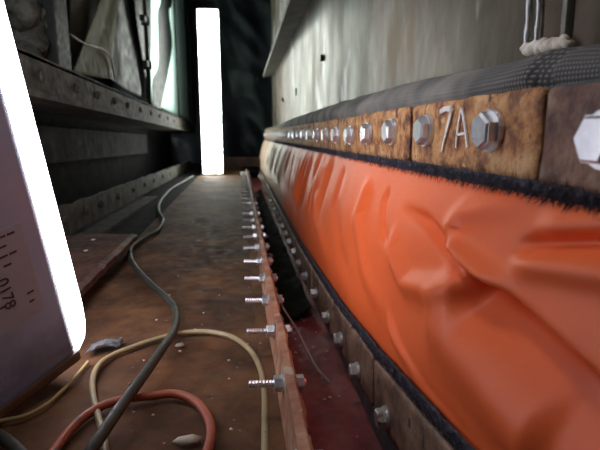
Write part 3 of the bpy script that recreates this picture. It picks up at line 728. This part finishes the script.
# woven cloth above the upper plates, with a fold near the right
def clothtop(y):
    P = [(-1, .340), (.26, .345), (.31, .350), (.33, .353), (.43, .3545), (.63, .362), (1.0, .366), (1.7, .364), (3.1, .345), (9, .34)]
    z = [za + (zb_ - za) * sm((y - a) / (b_ - a)) for (a, za), (b_, zb_) in zip(P, P[1:]) if a <= y <= b_][0]
    return z + .003 * noise.noise(Vector((y * 11, 0, 0)))
def cloth(u, v):
    y = .10 + 3.75 * u ** 1.6; z0 = .317; z1 = clothtop(y)
    bul = .008 * math.sin(v * PI * .9) + .003 * noise.noise(Vector((y * 14, v * 2, 0)))
    f = .007 * sm((y - .318 - .012 * v) / .006) - .004 * math.exp(-((y - .310 - .012 * v) / .004) ** 2)
    return (XU + .010 + .030 * v * v + .024 * sm((v - .86) / .14) - bul - f, y, z0 + (z1 - z0) * v ** .9)
me = grid(cloth, 700, 18, lambda u, v: ((.10 + 3.75 * u ** 1.6) * 3.5, v * .14))
o = link('woven_strip', me, 'woven', smooth=True); thing(o, 'grey woven cloth strip bulging above the upper clamp plates', 'cloth')

# ------------------------------------------------------------------ stud bar
bar = empty('stud_bar', (0, 0, 0)); thing(bar, 'red-primed steel angle bar with a row of studs along the deck edge', 'bar')
def barsec(y):
    j = .0035 * noise.noise(Vector((y * 30, 0, 0))) + .0015 * noise.noise(Vector((y * 110, 3, 0))); w = .0015 * noise.noise(Vector((y * 8, 5, 0)))
    return [(.036 + w, -.004), (.0385 + w, .028), (.040 + w, .0555 + j), (.0485 + w, .0565 + j), (.0515 + w + j, .053), (.049 + w, .028), (.049 + w, -.03), (.036 + w, -.03)]
b = bmesh.new(); rows = []
for k in range(561):
    y = -.3 + 3.65 * (k / 560) ** 1.3 if k else -.3; rows.append([b.verts.new((x, y, z)) for x, z in barsec(y)])
for r0, r1 in zip(rows, rows[1:]):
    for k in range(8): b.faces.new((r0[k], r0[(k + 1) % 8], r1[(k + 1) % 8], r1[k]))
b.faces.new(rows[0][::-1]); b.faces.new(rows[-1])
link('upright_flange', frombm(b), 'bar', bar)
b = bmesh.new(); rows = []
for k in range(401):
    y = -.3 + 3.65 * k / 400; j = .003 * noise.noise(Vector((y * 20, 9, 0))); rows.append([b.verts.new(q) for q in ((.018 + j, y, .0005), (.018 + j, y, .005), (.038, y, .005), (.038, y, .0005))])
for r0, r1 in zip(rows, rows[1:]):
    for k in range(4): b.faces.new((r0[k], r0[(k + 1) % 4], r1[(k + 1) % 4], r1[k]))
b.faces.new(rows[0][::-1]); b.faces.new(rows[-1])
link('flat_flange', frombm(b), 'floor', bar)
b = bmesh.new()        # threaded stud along X
prof = []
n = 34
for k in range(n + 1): prof.append((-.034 + .058 * k / n, .0036 + (.0004 if k % 2 else -.0003)))
rings = [[b.verts.new((x, r * math.cos(a), r * math.sin(a))) for a in [2 * PI * i / 10 for i in range(10)]] for x, r in prof]
for a, c in zip(rings, rings[1:]):
    for k in range(10): b.faces.new((a[k], a[(k + 1) % 10], c[(k + 1) % 10], c[k]))
b.faces.new(rings[0]); b.faces.new(rings[-1]); STUD = frombm(b)
b = bmesh.new(); cyl(b, (0, 0, 0), (-.008, 0, 0), .0082, 6, bevel=.0006); NUT = frombm(b)
b = bmesh.new(); cyl(b, (0, 0, 0), (-.0018, 0, 0), .0100, 20); WAS = frombm(b)
for m_ in (STUD, NUT, WAS): m_.materials.append(M['zinc'])
ysd = [.325, .447, .580, .697, .812, .930, 1.05, 1.17, 1.285]
while ysd[-1] < 3.2: ysd.append(ysd[-1] + .116)
ysd.append(.19)
for y in ysd:
    s = bpy.data.objects.new('stud', STUD); COL.objects.link(s); s.parent = bar; s.location = (.038, y, .043); s.rotation_euler = (rnd.uniform(0, 1), rnd.uniform(-.05, .05), rnd.uniform(-.06, .06))
    for me_, nm, x in ((WAS, 'washer', 0.001), (NUT, 'nut', -.0008), (NUT, 'nut', .0215)):
        c = bpy.data.objects.new(nm, me_); COL.objects.link(c); c.parent = s; c.location = (x, 0, 0)

# black plastic film added as shade in the far trough, and the bright wire beside it
def film(u, v):
    y = .93 + 2.3 * v; x = .056 + .084 * u
    return (x, y, -.074 + .014 * noise.noise(Vector((x * 22, y * 7, 1))) + .006 * noise.noise(Vector((x * 60, y * 22, 7))) + .010 * math.cos(u * 6.28))
o = link('shade_film', grid(film, 24, 300), 'film', smooth=True); o.modifiers.new('s', 'SOLIDIFY').thickness = .0015
thing(o, 'black crumpled plastic film added as shade in the far part of the trough', 'film')
b = bmesh.new(); tube(b, cat([Vector((.056, 1.02, .012)), Vector((.058, .93, .004)), Vector((.072, .84, -.02)), Vector((.092, .77, -.04)), Vector((.112, .70, -.07)), Vector((.128, .66, -.078))]), .0018, 8)
o = link('bent_wire', frombm(b), 'weld', smooth=True); thing(o, 'thin bright bent wire rising out of the dark red trough', 'wire')
